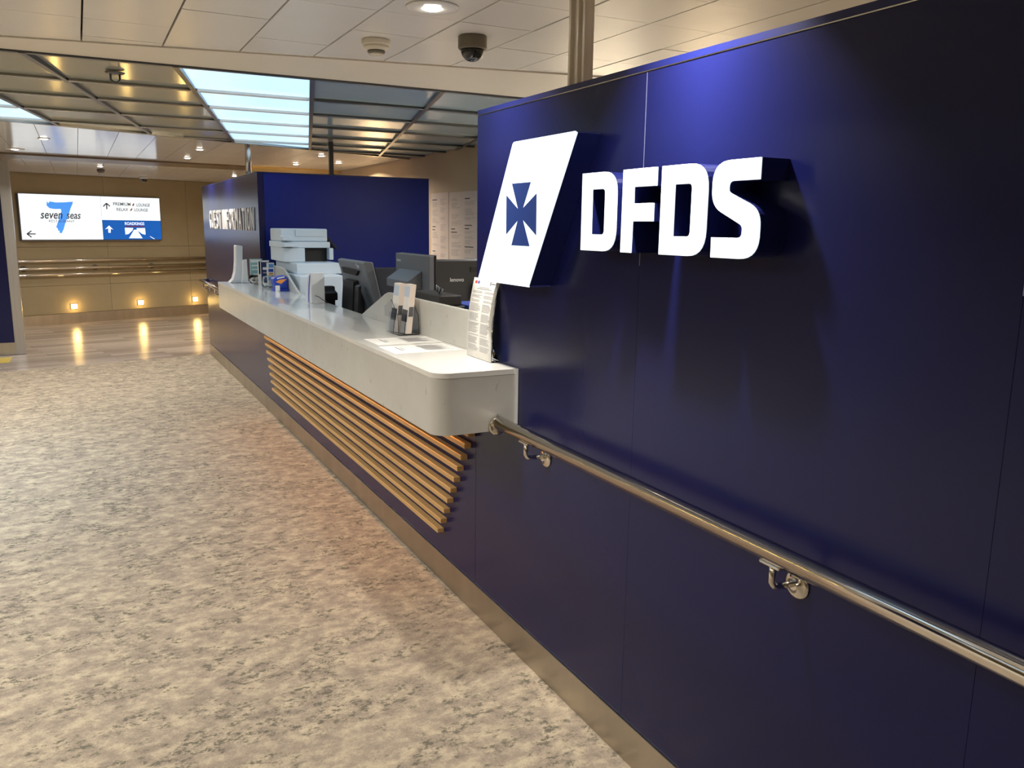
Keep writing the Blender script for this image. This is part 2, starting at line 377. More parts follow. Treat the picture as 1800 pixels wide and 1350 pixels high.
# --- navy wall: panels with open joints over a dark core
WT = 2.03
wr = build('wall_right', MB().box(W + .018, 1.50, -3.5, 2.955, .125, WT - .006), 'navy_edge', kind='structure', label='glossy navy panelled wall with lit logo')
js = [-3.5, -2.36, -1.30, -.235, .83, 1.8965, 2.963]
for i in range(len(js) - 1):
    build('panel', MB().box(W, W + .02, js[i] + .0005, js[i + 1] - (.0005 if i < 5 else 0), .13, WT - .020), 'navy', wr)
    build('cap_panel', MB().box(W - .001, W + .022, js[i] + .0005, js[i + 1], WT - .0165, WT), 'navy_edge', wr)
for yj in js[1:-1]: build('joint_strip', MB().box(W - .0004, W + .001, yj - .0011, yj + .0011, 1.50, WT - .021), 'jointmetal', wr)
build('end_panel', MB().box(W + .02, 1.50, 2.943, 2.963, .9, WT), 'navy', wr)
build('top_panel', MB().box(W + .022, 1.50, -3.5, 2.942, WT - .006, WT), 'navy_edge', wr)
build('edge_strip', MB().box(W - .002, W, -3.5, 2.963, WT - .0195, WT - .0172), 'steel', wr)
wl = build('wall_counter', MB().box(W, W + .04, 2.9655, 10.87, .13, .90), 'navy', kind='structure', label='navy front of the reception counter below the apron')
wg = build('wall_wing', MB().box(W, W + .05, 7.36, 10.87, .902, WT - .008), 'navy', kind='structure', label='navy side wall with guest information lettering')
build('rear_panel', MB().box(W + .052, 2.92, 7.36, 7.42, 0, WT - .008), 'navy_lit', wg)
build('cap_panel', MB().box(W - .001, W + .052, 7.355, 10.872, WT - .008, WT), 'navy_edge', wg)
build('cap_panel', MB().box(W + .053, 2.922, 7.355, 7.425, WT - .008, WT), 'navy_edge', wg)
bb = build('baseboard_right', MB().box(W - .006, W + .02, -3.5, 10.875, 0, .128), 'brushed', kind='structure', label='brushed steel skirting along the navy wall')

# --- far wall with joints, skirting
fwl = build('wall_far', wallbox(MB(), -4.6, 4.6, -.12, 0, 0, 2.5), 'wallbeige', kind='structure', label='beige panelled wall at the far end of the hall')
sj = [-1.6, -.02, 1.35, 2.75, 4.1]
for i in range(len(sj) - 1):
    for z0, z1 in ((.165, .60), (.605, 1.20), (1.205, 2.305)):
        build('panel', wallbox(MB(), sj[i] + .002, sj[i + 1] - .002, .0, .012, z0, z1), 'wallbeige', fwl)
build('baseboard_far', wallbox(MB(), -4.5, 4.5, .0, .022, -.004, .155), 'brushed', kind='structure', label='steel skirting of the far wall')

# ================================================================== RECEPTION COUNTER
ct = thing('reception_counter', (1.2, 5.1, .878), 'long white reception counter with deep apron and rounded corner', 'counter')
XF, YN, YE, XB = 1.054, 2.605, 7.62, 1.415
def rc(r, x0=XF, y0=YN, n=24):
    return [(x0 + r - r * math.cos(math.radians(90 * k / n)), y0 + r - r * math.sin(math.radians(90 * k / n))) for k in range(n + 1)]
out = rc(.065) + [(W - .001, YN), (W - .001, 2.967), (XB, 2.967), (XB, 7.355), (W - .001, 7.355), (W - .001, YE), (XF, YE)]
build('worktop', MB().plan(out, 1.082, 1.10), 'countertop', ct)
inn = rc(.063, XF + .002, YN + .002) + [(W - .001, YN + .002), (W - .001, YE - .001), (XF + .002, YE - .001)]
mbq = MB().plan(inn, .878, 1.0815)
ap = build('apron', mbq, 'counter', ct)
build('rear_screen', MB().prism([(4.57, 1.1), (4.15, 1.25), (4.10, 1.262), (4.03, 1.263), (2.97, 1.263), (2.97, 1.1)], lambda u, v, q: (q, u, v), XB - .018, XB), 'counter', ct, bev=.002, seg=1)
build('rear_screen', MB().prism([(6.09, 1.1), (6.50, 1.235), (6.58, 1.262), (6.70, 1.268), (7.35, 1.268), (7.35, 1.1)], lambda u, v, q: (q, u, v), XB - .018, XB), 'counter', ct, bev=.002, seg=1)
build('end_strip', MB().box(W - .014, W - .0012, YN - .003, YN + .0018, .878, 1.1005), 'whitegloss', ct)

# oak slats fixed to the navy front, staggered ends
sl = thing('slat_grille', (W, 5.1, .24), 'ten horizontal oak slats under the white counter apron', 'slat panel')
for k in range(10):
    z = .262 + .058 * k
    build('slat', MB().box(W - .032, W - .0005, 3.300 - .0365 * k, 6.935 + .036 * k, z - .021, z), 'wood_slat', sl, bev=.0012, seg=1)
# warm strip hidden under the apron
led = thing('light_strip', (1.28, 5.1, .86), 'slim warm light strip fixed under the counter apron', 'strip light')
build('channel', MB().box(1.315, 1.335, 3.05, 7.1, .868, .8775), 'alu', led)
build('diffuser', MB().box(1.318, 1.332, 3.06, 7.09, .864, .8685), 'ledglow', led)
light('strip_lamp', 'AREA', (1.325, 5.1, .862), 9, (1, .47, .20), led, size=.014, shape='RECTANGLE', size_y=4.0)

# ================================================================== HANDRAILS
def handrail(label, y0, y1, brackets, flange=True, endret=False):
    x, z, r = W - .08, .910, .0235
    t = thing('handrail', (x, (y0 + y1) / 2, z - .11), label, 'handrail', 'steel handrails on the navy wall')
    path = [(x, y0, z), (x, y1, z)]
    if endret:
        path = [(x, y0, z), (x, y1 - .03, z), (x + .01, y1 - .008, z), (x + .03, y1, z), (W + .001, y1, z)]
    build('rail', MB().tube(path, r, 28), 'steel', t)
    if flange: build('end_flange', MB().lathe([(.030, 0), (.034, .004), (.034, .010)], (x - .004, y1 - .011, z - .012), 28, 'y'), 'steel', t)
    for yb in brackets:
        br = build('bracket', MB().tube([(x, yb, z - r + .002), (x, yb, .845), (x + .006, yb, .835), (x + .016, yb, .831), (W - .004, yb, .828)], .0078, 12), 'steel', t)
        build('saddle', MB().box(x - .014, x + .014, yb - .03, yb + .03, z - r - .004, z - r + .004), 'steel', br, bev=.003)
        build('rosette', MB().lathe([(.034, 0), (.034, -.004), (.027, -.008), (.011, -.010), (.011, -.016)], (W, yb, .824), 28, 'x'), 'steel', br)
    return t
handrail('polished steel handrail below the glowing letters, running to the counter end', -3.4, 2.604, [2.39, 1.25, .11, -1.03, -2.17])
handrail('short polished steel handrail behind the far end of the counter', 7.70, 10.80, [7.95, 9.6, 10.6], False, True)

# ================================================================== LIT LOGO
D = .085; XS = W - D; SCL = (W - D) / (W - .1)
def sp(y, z): return (y * SCL, 1.6 + (z - 1.6) * SCL)
def solid2d(splines, x_front, x_back, bev=0):
    cu = bpy.data.curves.new('s', 'CURVE'); cu.dimensions = '2D'; cu.fill_mode = 'BOTH'
    th = x_back - x_front
    cu.extrude = th / 2 - bev; cu.bevel_depth = bev; cu.bevel_resolution = 1; cu.offset = -bev
    for s_ in splines:
        q = cu.splines.new('POLY'); q.points.add(len(s_) - 1); q.use_cyclic_u = True
        for pt, (y, z) in zip(q.points, s_): pt.co = (-y, z, 0, 1)
    V, F = curve_mesh(cu)
    return MB().add([((x_front + x_back) / 2 - v.z, -v.x, v.y) for v in V], F)
def bez(p0, p1, p2, n=7): return [((1 - t) ** 2 * p0[0] + 2 * t * (1 - t) * p1[0] + t * t * p2[0], (1 - t) ** 2 * p0[1] + 2 * t * (1 - t) * p1[1] + t * t * p2[1]) for t in [k / n for k in range(n + 1)]]
em = thing('lit_emblem', (W - .04, 2.4, 1.41), 'glowing white slanted lightbox with navy cross emblem', 'sign')
def S_(P): return [sp(*q) for q in P]
para = S_([(2.470, 1.871), (2.096, 1.871), (2.086, 1.866), (2.358, 1.416), (2.356, 1.411), (2.728, 1.411), (2.738, 1.418), (2.480, 1.865)])
build('lightbox_body', solid2d([para], XS + .0065, W - .0005), 'navy_edge', em)
fc = build('glowing_face', solid2d([para], XS, XS + .006, .0015), 'glow', em)
cross = S_([(2.478, 1.740), (2.350, 1.740), (2.400, 1.660), (2.311, 1.704), (2.309, 1.576), (2.399, 1.624), (2.351, 1.541), (2.477, 1.541), (2.434, 1.622), (2.516, 1.576), (2.517, 1.704), (2.433, 1.658)])
mcx = mat('emblem_navy', (.015, .035, .16), .35, emit=(.015, .04, .17), estr=.35); M['emblem'] = mcx
build('cross_emblem', solid2d([cross], XS - .0012, XS - .0002), 'emblem', fc)
# letters: outlines as seen, y grows to the left of the reader
def dshape(l, r, zb, zt, st, cr):
    o_ = [(l, zb), (l, zt)] + bez((r + cr, zt), (r, zt), (r, zt - cr)) + bez((r, zb + cr), (r, zb), (r + cr, zb))
    i_ = [(l - st * 1.12, zb + st), (l - st * 1.12, zt - st)] + bez((r + st * 1.2 + .012, zt - st), (r + st * 1.2, zt - st), (r + st * 1.2, zt - st - .012), 3) + bez((r + st * 1.2, zb + st + .012), (r + st * 1.2, zb + st), (r + st * 1.2 + .012, zb + st), 3)
    return [S_(o_), S_(i_)]
ZB, ZT, ST = 1.5385, 1.7505, .045
Ls = [('letter', dshape(2.047, 1.876, ZB, ZT, ST, .062)),
      ('letter', [S_([(1.849, ZB), (1.847, ZT), (1.704, ZT), (1.704, ZT - ST), (1.799, ZT - ST), (1.799, 1.664), (1.713, 1.664), (1.713, 1.619), (1.801, 1.619), (1.803, ZB)])]),
      ('letter', dshape(1.683, 1.513, ZB, ZT, ST, .062)),
      ('letter', [S_([(1.350, ZT), (1.350, ZT - ST)] + bez((1.430, ZT - ST), (1.444, ZT - ST), (1.444, 1.694), 4) + bez((1.444, 1.688), (1.444, 1.683), (1.435, 1.679), 3) + bez((1.375, 1.656), (1.342, 1.643), (1.342, 1.608)) + bez((1.342, 1.585), (1.345, ZB), (1.400, ZB)) + [(1.490, ZB), (1.491, ZB + ST)] + bez((1.407, ZB + ST), (1.393, ZB + ST), (1.393, 1.596), 4) + bez((1.393, 1.602), (1.393, 1.609), (1.402, 1.613), 3) + bez((1.462, 1.638), (1.496, 1.652), (1.496, 1.686)) + bez((1.496, 1.706), (1.494, ZT), (1.440, ZT)))])]
ls = thing('lit_lettering', (W - .04, 1.7, 1.54), 'glowing white letters DFDS standing off the navy wall', 'sign')
for nm, spl in Ls:
    body = build(nm, solid2d(spl, XS + .0065, W - .0005), 'navy_edge', ls)
    build('letter_face', solid2d(spl, XS, XS + .006, .0015), 'glow', body)

# GUEST INFORMATION on the wing wall
gi = thing('wall_lettering', (W, 8.9, 1.54), 'raised pale letters GUEST INFORMATION on the grey-blue wing wall', 'sign')
s = 'GUEST INFORMATION'; adv = {'I': .5, ' ': .42, 'M': 1.25}; tot = sum(adv.get(ch, 1) for ch in s); y = 10.29; unit = (10.29 - 7.52) / tot
for ch in s:
    a = adv.get(ch, 1) * unit
    if ch != ' ': build('letter', text_mb(ch, (W - .0005, y - a * .10, 1.54), (0, -1, 0), (0, 0, 1), a * (.70 if ch != 'I' else .45), .20, .010, bold=.0), 'metalletter', gi)
    y -= a

# ================================================================== CEILING FITTINGS
n_l = [0]
def downlight(x, y, label, r=.088, watt=None, group='ceiling downlights', spread=160, col=None, tilt=0):
    t = thing('downlight', (x, y, ZC), label, 'downlight', group)
    build('plate', MB().lathe([(r, -.0005), (r, -.004), (r - .008, -.007), (.036, -.007), (.034, -.004), (.034, .0)], (x, y, ZC), 32), 'lampplate', t)
    build('lamp_face', MB().lathe([(.029, -.0055), (.029, -.0085), (.024, -.0105), (.0001, -.011)], (x, y, ZC), 24), 'lampglow', t)
    light('downlight_lamp', 'AREA', (x, y, ZC - .02), LAMP_W if watt is None else watt, col or LAMP_C, t, size=.06, spread=spread, rot=(0, tilt, 0))
near = 'round ceiling downlight above the near end of the counter, beside the smoke detector'
downlight(1.094, 2.718, near, watt=7, spread=110, tilt=-.2)
downlight(1.122, 8.866, 'small round downlight in the gloss ceiling just behind the daylight panes', .05, 12)
downlight(1.142, 10.097, 'small round downlight in front of the brown beam, left of the steel pole', .05, 14)
downlight(2.32, 8.866, 'small round downlight behind the roof light, above the navy rear panel', .05, 34, col=(1, .84, .66))
downlight(2.381, 10.288, 'small round downlight close to the yellow-lit beam end', .05, 12)
downlight(.326, 12.364, 'small round downlight behind the brown beam, above the long wall sign', .05, 16)
downlight(-.201, 8.574, 'small round downlight at the left, behind the mirror panes', .05, 14)
downlight(2.178, 13.443, 'small round downlight above the top of the grey wing wall', .05, 22)
OUT = 'downlights outside the picture'; OL = 'unseen round ceiling downlight outside the picture'
downlight(1.13, 1.66, OL, watt=9.5, spread=95, group=OUT, tilt=-.42)
for x, y, wt_ in ((-1.25, 5.24, 26), (-1.15, 6.55, 24), (-2.75, 5.24, 24), (-2.7, 6.55, 20)):     # unseen cool lamps added by the roof light to brighten the middle
    downlight(x, y, OL, .07, wt_, OUT, 150, (.80, .91, 1))
for x, y, wt_ in ((.2, -1.4, 8), (-.35, 1.2, 4), (-.35, -.6, 6), (-.6, 3.0, 23), (-1.9, 1.2, 9), (-1.9, 3.0, 24), (-1.7, -1.4, 9), (-3.4, 2.5, 16), (-3.4, 0, 12), (-1.3, 7.9, 20), (-2.8, 8.2, 24), (-.5, 10.0, 14), (-1.7, 13.2, 10)):
    downlight(x, y, OL, .088, wt_, OUT)  # unseen hall lamps, added where the fittings in view gave too little light
WARM = (1, .84, .64)
downlight(2.4, 2.6, 'added unseen downlight over the reception office, hidden by the navy wall', .088, 9, col=(1, .93, .82))  # unseen lamp added to brighten the office
downlight(2.95, 4.95, 'added downlight over the office desk, hidden behind the navy wall', .07, 36, col=(.95, .97, 1), spread=170)  # unseen lamp added to light the copier and the rear panel
downlight(2.95, 3.85, 'added downlight over the office side of the leaflet holder, hidden by the navy wall', .07, 12, col=(1, .95, .88), spread=170)  # second unseen lamp, added to lighten the office
downlight(2.4, 1.5, 'added unseen downlight over the near end of the office', .088, 5, col=WARM)  # unseen, added for warm light in the office
downlight(2.75, 9.75, 'added ceiling downlight over the passage behind the navy rear panel', .05, 42, col=WARM)  # lamp added to light the rear office wall

sd = thing('smoke_detector', (1.089, 3.291, ZC), 'cream smoke detector on the tiled ceiling', 'detector')
build('base_ring', MB().lathe([(.054, 0), (.056, -.006), (.056, -.018), (.052, -.023), (.030, -.023)], (1.089, 3.291, ZC - .0005), 28), 'detector', sd)
build('sensor_cap', MB().lathe([(.050, -.0235), (.046, -.034), (.036, -.040), (.001, -.040)], (1.089, 3.291, ZC), 28), 'detector', sd)
build('vent_band', MB().lathe([(.034, -.0405), (.034, -.048), (.029, -.050), (.001, -.050)], (1.089, 3.291, ZC), 24), 'cambody', sd)
build('tip', MB().lathe([(.029, -.0505), (.027, -.056), (.001, -.058)], (1.089, 3.291, ZC), 24), 'detector', sd)
dc = thing('dome_camera', (1.387, 3.04, ZC), 'dark dome security camera hanging from the tiled ceiling', 'camera')
build('housing', MB().lathe([(.052, -.0005), (.055, -.004), (.055, -.044), (.051, -.049), (.046, -.049)], (1.387, 3.04, ZC), 32), 'cambody', dc)
build('dome', MB().lathe([(.0455 * math.cos(a), -.0495 - .043 * math.sin(a)) for a in [math.radians(10 * k) for k in range(9)]] + [(.001, -.0925)], (1.387, 3.04, ZC), 32), 'dome', dc)
build('lens', MB().lathe([(.013, -.004), (.013, .0), (.001, .001)], (1.387, 2.993, ZC - .074), 16, 'y'), 'black', dc)
fc2 = thing('dome_camera', (1.0, 14.7, ZC), 'small white dome camera above the right end of the wall sign', 'camera')
build('housing', MB().lathe([(.06, -.0005), (.06, -.035), (.05, -.038)], (1.0, 14.7, ZC), 24), 'white', fc2)
build('dome', MB().lathe([(.05 * math.cos(a), -.0385 - .05 * math.sin(a)) for a in [math.radians(15 * k) for k in range(6)]] + [(.001, -.0885)], (1.0, 14.7, ZC), 24), 'dome', fc2)
sk = thing('sprinkler', (.216, 4.60, ZC), 'dark sprinkler head under the grey mirror panes', 'sprinkler')
build('collar', MB().lathe([(.045, -.006), (.040, -.012), (.012, -.014)], (.216, 4.60, ZC), 20), 'signgrey', sk)
build('yoke', MB().tube([(.216 - .02, 4.60, ZC - .014), (.216 - .02, 4.60, ZC - .04), (.216 - .008, 4.6, ZC - .052), (.216 + .008, 4.6, ZC - .052), (.216 + .02, 4.60, ZC - .04), (.216 + .02, 4.60, ZC - .014)], .005, 8), 'signgrey', sk)
for lx, ly, lb in ((.35, 13.1, 'small ceiling sensor just behind the far downlight'),):
    fs_ = thing('ceiling_sensor', (lx, ly, ZC), lb, 'sensor')
    build('body', MB().lathe([(.05, -.0005), (.05, -.03), (.03, -.05), (.001, -.05)], (lx, ly, ZC), 20), 'signgrey', fs_)

# poles from wall top to ceiling
pl = thing('steel_post', (1.413, 2.30, WT), 'warm steel channel post standing on top of the navy wall', 'post')
build('web', MB().box(1.408, 1.424, 2.262, 2.334, WT + .004, ZC), 'brass_steel', pl)
for a, bq in ((2.252, 2.263), (2.288, 2.300), (2.333, 2.345)):
    build('flange', MB().box(1.396, 1.430, a, bq, WT + .004, ZC), 'brass_steel', pl, bev=.001, seg=1)
build('foot_plate', MB().box(1.388, 1.438, 2.235, 2.425, WT + .0005, WT + .004), 'brass_steel', pl)
p2 = thing('steel_pole', (1.40, 7.87, WT), 'slim round steel pole rising from the grey wing wall', 'pole')
build('tube', MB().tube([(1.40, 7.87, WT + .001), (1.40, 7.87, ZC)], .026, 20), 'alu', p2)
build('foot', MB().lathe([(.04, 0), (.04, .006), (.027, .008)], (1.40, 7.87, WT + .0005), 20), 'alu', p2)
p3 = thing('black_pole', (2.018, 7.40, WT), 'short black pole on top of the navy rear panel', 'pole')
build('tube', MB().box(2.0, 2.036, 7.375, 7.405, WT + .001, ZC), 'black', p3)
build('foot', MB().box(1.99, 2.046, 7.365, 7.42, WT + .0003, WT + .004), 'black', p3)

# ================================================================== FAR END OF THE HALL
pi = thing('navy_pillar', (-1.5, 11.9, 0), 'navy panelled pillar at the left edge with steel corner post', 'pillar')
build('panel', MB().box(-2.6, -.775, 11.62, 12.1, .15, ZC - .022), 'navy', pi)
build('plinth', MB().box(-2.6, -.770, 11.61, 12.1, 0, .148), 'brushed', pi)
build('corner_post', MB().box(-.772, -.665, 11.62, 11.75, 0, ZC - .022), 'alu', pi)
build('floor_patch', MB().box(-1.30, -.80, 11.0, 11.42, -.0035, -.001), 'yellow', label='yellow patch on the timber floor in front of the pillar', cat='floor strip')  # flat yellow patch on the floor

# rails of the far wall
for z, lb in ((.992, 'top'), (.876, 'middle'), (.778, 'bottom')):
    t = thing('wall_rail', fw(1.5, .05, z), lb + ' of the three steel rails along the far beige wall', 'rail', 'rails on the far wall')
    build('tube', MB().tube([fw(-3, .07, z), fw(4.2, .07, z)], .024, 14), 'steel', t)
    if lb == 'middle':
        for s_ in (.06, 1.12, 2.05, 3.1):
            build('mount', MB().lathe([(.045, 0), (.045, .03)], fw(s_, .03, z), 16, 'y'), 'signgrey', t)
    else:
        for s_ in (.06, 1.12, 2.05, 3.1): build('mount', MB().tube([fw(s_, .013, z), fw(s_, .06, z)], .012, 10), 'steel', t)
for s_, lb in ((.748, 'leftmost'), (1.825, 'middle'), (2.81, 'rightmost')):
    t = thing('wall_lamp', fw(s_, .012, .23), lb + ' of the three small warm lamps low on the far wall', 'wall lamp', 'low lamps on the far wall')
    build('housing', wallbox(MB(), s_ - .052, s_ + .052, .0125, .030, .222, .308), 'brass_steel', t, bev=.004, seg=1)
    build('lens', wallbox(MB(), s_ - .042, s_ + .042, .0305, .034, .232, .298), 'warmglow', t)
    q = fw(s_, .09, .262)
    light('wall_lamp_light', 'POINT', q, 1.6, (1, .62, .20), t, size=.05)

# direction sign
SW, SZ0, SZ1 = 2.17, 1.318, 1.998; S0 = (Vector((-.776, 14.737, 0)) - FW0).dot(FWD)
sg = thing('direction_sign', fw(S0 + SW / 2, .05, SZ0), 'long backlit sign with a blue seven and arrows on the far wall', 'sign')
build('frame', wallbox(MB(), S0 - .012, S0 + SW + .012, .013, .075, SZ0 - .022, SZ1 + .006), 'signgrey', sg)
def sgp(u, v, off): return fw(S0 + u * SW, .078 + off, SZ0 + v * (SZ1 - SZ0))
def plate(polys, m, off, name, parent, th=.003):
    mb = MB()
    for P in polys: mb.prism(P, lambda a, bq, q: sgp(a, bq, q), off, off + th)
    return build(name, mb, m, parent)
wp = plate([[(0, 0), (.552, 0), (.552, 1), (0, 1)]], 'lightbox', 0, 'white_panel', sg)
wq = plate([[(.554, .455), (1, .455), (1, 1), (.554, 1)]], 'lightbox', 0, 'white_panel', sg)
bp = plate([[(.556, 0), (1, 0), (1, .45), (.556, .45)]], 'lightboxblue', 0, 'blue_panel', sg)
X_ = lambda x: (x - (82 if True else 0)) / (1710 - 82)
def IM(pts):   # coordinates read off an enlarged picture of the sign
    o_ = []
    for x, y in pts:
        t_ = (x - 80) / 1630; top = 72 + t_ * 60; bot = 585 + t_ * 8
        v = 1 - (y - top) / (bot - top); lx = 60 + 45 * (1 - v); rx = 1700 + 20 * (1 - v)
        o_.append(((x - lx) / (rx - lx), v))
    return o_
plate([IM([(362, 158), (380, 180), (395, 160), (460, 172), (560, 170), (650, 163), (645, 190), (628, 225), (610, 280), (585, 350), (565, 400), (545, 470), (525, 515), (502, 515), (495, 480), (485, 495), (478, 460), (462, 450), (475, 410), (500, 340), (520, 270), (515, 245), (440, 245), (390, 235), (360, 205)])], 'lightseven', .0032, 'seven', wp, .001)
UX, UZ = FWD, Vector((0, 0, 1))
def sgtext(s, pts, m, name, parent, h=None, **k):
    (a, bq) = IM(pts); A = Vector(sgp(a[0], a[1], .0046)); Bq = Vector(sgp(bq[0], bq[1], .0046))
    return build(name, text_mb(s, A, UX, UZ, (Bq - A).dot(UX), abs((Bq - A).z), .001, **k), m, parent)
sgtext('seven', [(295, 352), (530, 292)], 'ink', 'lettering', wp, shear=.25, bold=.012)
sgtext('seas', [(578, 355), (735, 300)], 'ink', 'lettering', wp, shear=.25, bold=.012)
sgtext('RESTAURANT', [(385, 392), (668, 370)], 'greyink', 'lettering', wp)
def arrow(pts, m, parent, wdt=.009):
    mb = MB()
    for a, bq in pts:
        (p0, p1) = IM([a, bq]); A = Vector(sgp(*p0, .0046)); Bq = Vector(sgp(*p1, .0046)); mb.tube([A, Bq], wdt, 6)
    return build('arrow', mb, m, parent)
arrow([((152, 522), (242, 522)), ((152, 522), (198, 488)), ((152, 522), (200, 558))], 'ink', wp)
arrow([((1040, 182), (1042, 250)), ((1038, 182), (1000, 218)), ((1038, 182), (1078, 216))], 'ink', wq)
sgtext('PREMIUM', [(1120, 208), (1330, 178)], 'greyink', 'lettering', wq, bold=.012)
sgtext('LOUNGE', [(1408, 220), (1575, 190)], 'greyink', 'lettering', wq, bold=.012)
sgtext('RELAX', [(1160, 268), (1300, 238)], 'greyink', 'lettering', wq, bold=.012)
sgtext('LOUNGE', [(1378, 275), (1548, 245)], 'greyink', 'lettering', wq, bold=.012)
plate([IM([(1350, 212), (1365, 185), (1382, 190), (1368, 216)]), IM([(1322, 268), (1340, 240), (1356, 244), (1340, 270)])], 'orange', .0046, 'slash_mark', wq, .001)
plate([IM([(1018, 475), (1065, 432), (1115, 478), (1085, 470), (1083, 515), (1055, 513), (1055, 465)])], 'lightbox', .0032, 'arrow', bp, .001)
plate([IM([(1255, 458), (1360, 462), (1350, 490), (1300, 530), (1262, 536)]), IM([(1400, 464), (1508, 464), (1513, 540), (1470, 530), (1410, 490)]), IM([(1370, 482), (1405, 482), (1475, 580), (1305, 578)])], 'lightbox', .0032, 'road_mark', bp, .001)
sgtext('ROADKINGS', [(1258, 428), (1498, 398)], 'lightbox', 'lettering', bp, bold=.02)
plate([IM([(1258, 436), (1498, 440), (1498, 450), (1258, 447)])], 'red', .0032, 'underline', bp, .001)
plate([IM([(1560, 555), (1580, 560), (1635, 590), (1615, 588)])], 'lightbox', .0032, 'streak', bp, .001)

# ================================================================== OFFICE BEHIND THE COUNTER
dk = thing('office_desk', (1.8, 4.4, 0), 'low office desk hidden behind the counter screen', 'desk')
build('desk_top', MB().box(1.42, 2.60, 2.98, 5.66, .90, .93), 'white', dk)
for yy in (3.05, 5.60): build('side_panel', MB().box(1.45, 2.4, yy - .02, yy + .02, 0, .8995), 'white', dk)

def monitor(name, label, loc, rz, wd, ht, zb, texts, shell='dgrey', hinge=None):
    """back of the monitor faces local -Y"""
    t = thing(name, (loc[0], loc[1], .93), label, 'monitor', 'office monitors')
    c, s_ = math.cos(rz), math.sin(rz)
    def T(x, y, z): return (loc[0] + x * c - y * s_, loc[1] + x * s_ + y * c, z)
    def tb(x0, x1, y0, y1, z0, z1):
        mb = MB().box(x0, x1, y0, y1, z0, z1); mb.v = [T(*q) for q in mb.v]; return mb
    shellp = build('back_shell', tb(-wd / 2, wd / 2, -.012, .022, zb, zb + ht), shell, t, bev=.006)
    build('bezel', tb(-wd / 2 - .003, wd / 2 + .003, .0225, .034, zb - .003, zb + ht + .003), 'black', t, bev=.003, seg=1)
    build('screen', tb(-wd / 2 + .015, wd / 2 - .015, .0342, .0355, zb + .02, zb + ht - .015), 'black', t)
    build('neck', tb(-.04, .04, -.06, -.0125, .945, zb + ht * .55), 'dgrey', t, bev=.006)
    build('foot', tb(-.12, .12, -.13, .09, .9305, .945), 'dgrey', t, bev=.005)
    if hinge:
        x0, x1, z0, z1, zt = hinge; mb = MB().prism([(-.0125, z0), (-.10, z0), (-.10, z1), (-.0125, zt)], lambda u, v, q: T(q, u, v), x0, x1)
        build('hinge_cover', mb, 'grey', t, bev=.003, seg=1)
    for s2, x, z, wt in texts:
        o_ = T(x, -.0135, z); build('brand_mark', text_mb(s2, o_, (c, s_, 0), (0, 0, 1), wt, None, .001), 'white', shellp)
    return t, T
mB, TB = monitor('monitor', 'grey computer monitor seen from behind above the brochure holder', (1.76, 4.69, 0), -math.pi / 2 , .56, .36, 1.075, [('lenovo', -.25, 1.385, .07)], 'grey', (-.20, .17, 1.24, 1.285, 1.345))
mC, TC = monitor('monitor', 'large black computer monitor seen from behind beside the lit emblem', (2.27, 4.90, 0), 0, .60, .335, 1.055, [('lenovo', -.19, 1.255, .095)], 'dgrey')
build('vent_slot', MB().box(2.22, 2.45, 4.884, 4.888, 1.315, 1.345), 'black', mC)
# touch-screen till with curved back
tl = thing('till_terminal', (1.60, 5.3, .93), 'dark till terminal with sloping grey back by the white copier', 'terminal')
def lean(z): return 1.60 + (1.38 - z) * -.05
prof = [(1.575, 1.372), (1.60, 1.380), (1.63, 1.372), (1.70, 1.02), (1.70, .98), (1.66, .98)]
build('back_shell', MB().prism([(1.55, 1.372), (1.575, 1.380), (1.61, 1.375), (1.69, 1.03), (1.66, 1.02), (1.60, 1.18), (1.575, 1.28)], lambda u, v, q: (u, q, v), 5.0, 5.58), 'grey', tl, bev=.004, seg=1)
build('cable_slot', MB().prism([(5.12, 1.318), (5.50, 1.325), (5.46, 1.290), (5.18, 1.285)], lambda u, v, q: (q, u, v), 1.552, 1.570), 'black', tl)
build('neck', MB().prism([(1.55, 1.24), (1.58, 1.25), (1.62, 1.10), (1.62, .945), (1.53, .945)], lambda u, v, q: (u, q, v), 5.22, 5.46), 'black', tl)
build('neck_rib', MB().prism([(1.535, 1.22), (1.552, 1.23), (1.535, .96), (1.52, .96)], lambda u, v, q: (u, q, v), 5.06, 5.14), 'black', tl)
build('foot', MB().box(1.46, 1.72, 5.02, 5.52, .9305, .945), 'black', tl)
build('brand_mark', text_mb('*n', (1.5488, 5.16, 1.335), (0, -1, 0), (0, 0, 1), .07, .03, .001), 'white', tl)
build('screen', MB().prism([(1.613, 1.37), (1.617, 1.371), (1.697, 1.035), (1.693, 1.034)], lambda u, v, q: (u, q, v), 5.01, 5.57), 'black', tl)
# office chair
oc = thing('office_chair', (2.15, 5.95, 0), 'black fabric office chair behind the desk', 'chair')
mb = MB().prism(rrect(1.80, 2.32, .86, 1.30, .10, 5), lambda u, v, q: (u, q, v), 5.78, 5.85); build('backrest', mb, 'blackfab', oc, bev=.012)
build('seat', MB().plan(rrect(1.83, 2.33, 5.87, 6.33, .08), .44, .53), 'blackfab', oc, bev=.015)
build('back_bar', MB().box(2.03, 2.11, 5.852, 5.872, .40, .95), 'black', oc)
build('column', MB().tube([(2.08, 6.08, .08), (2.08, 6.08, .439)], .028, 14), 'black', oc)
for k in range(5):
    a = math.radians(72 * k + 20); ex, ey = 2.08 + .27 * math.cos(a), 6.08 + .27 * math.sin(a)
    lg = build('leg', MB().tube([(2.08, 6.08, .10), (ex, ey, .07)], [.024, .016], 8), 'black', oc)
    build('caster', MB().lathe([(.027, -.018), (.027, .018)], (ex, ey, .0275), 14, 'y'), 'black', lg)
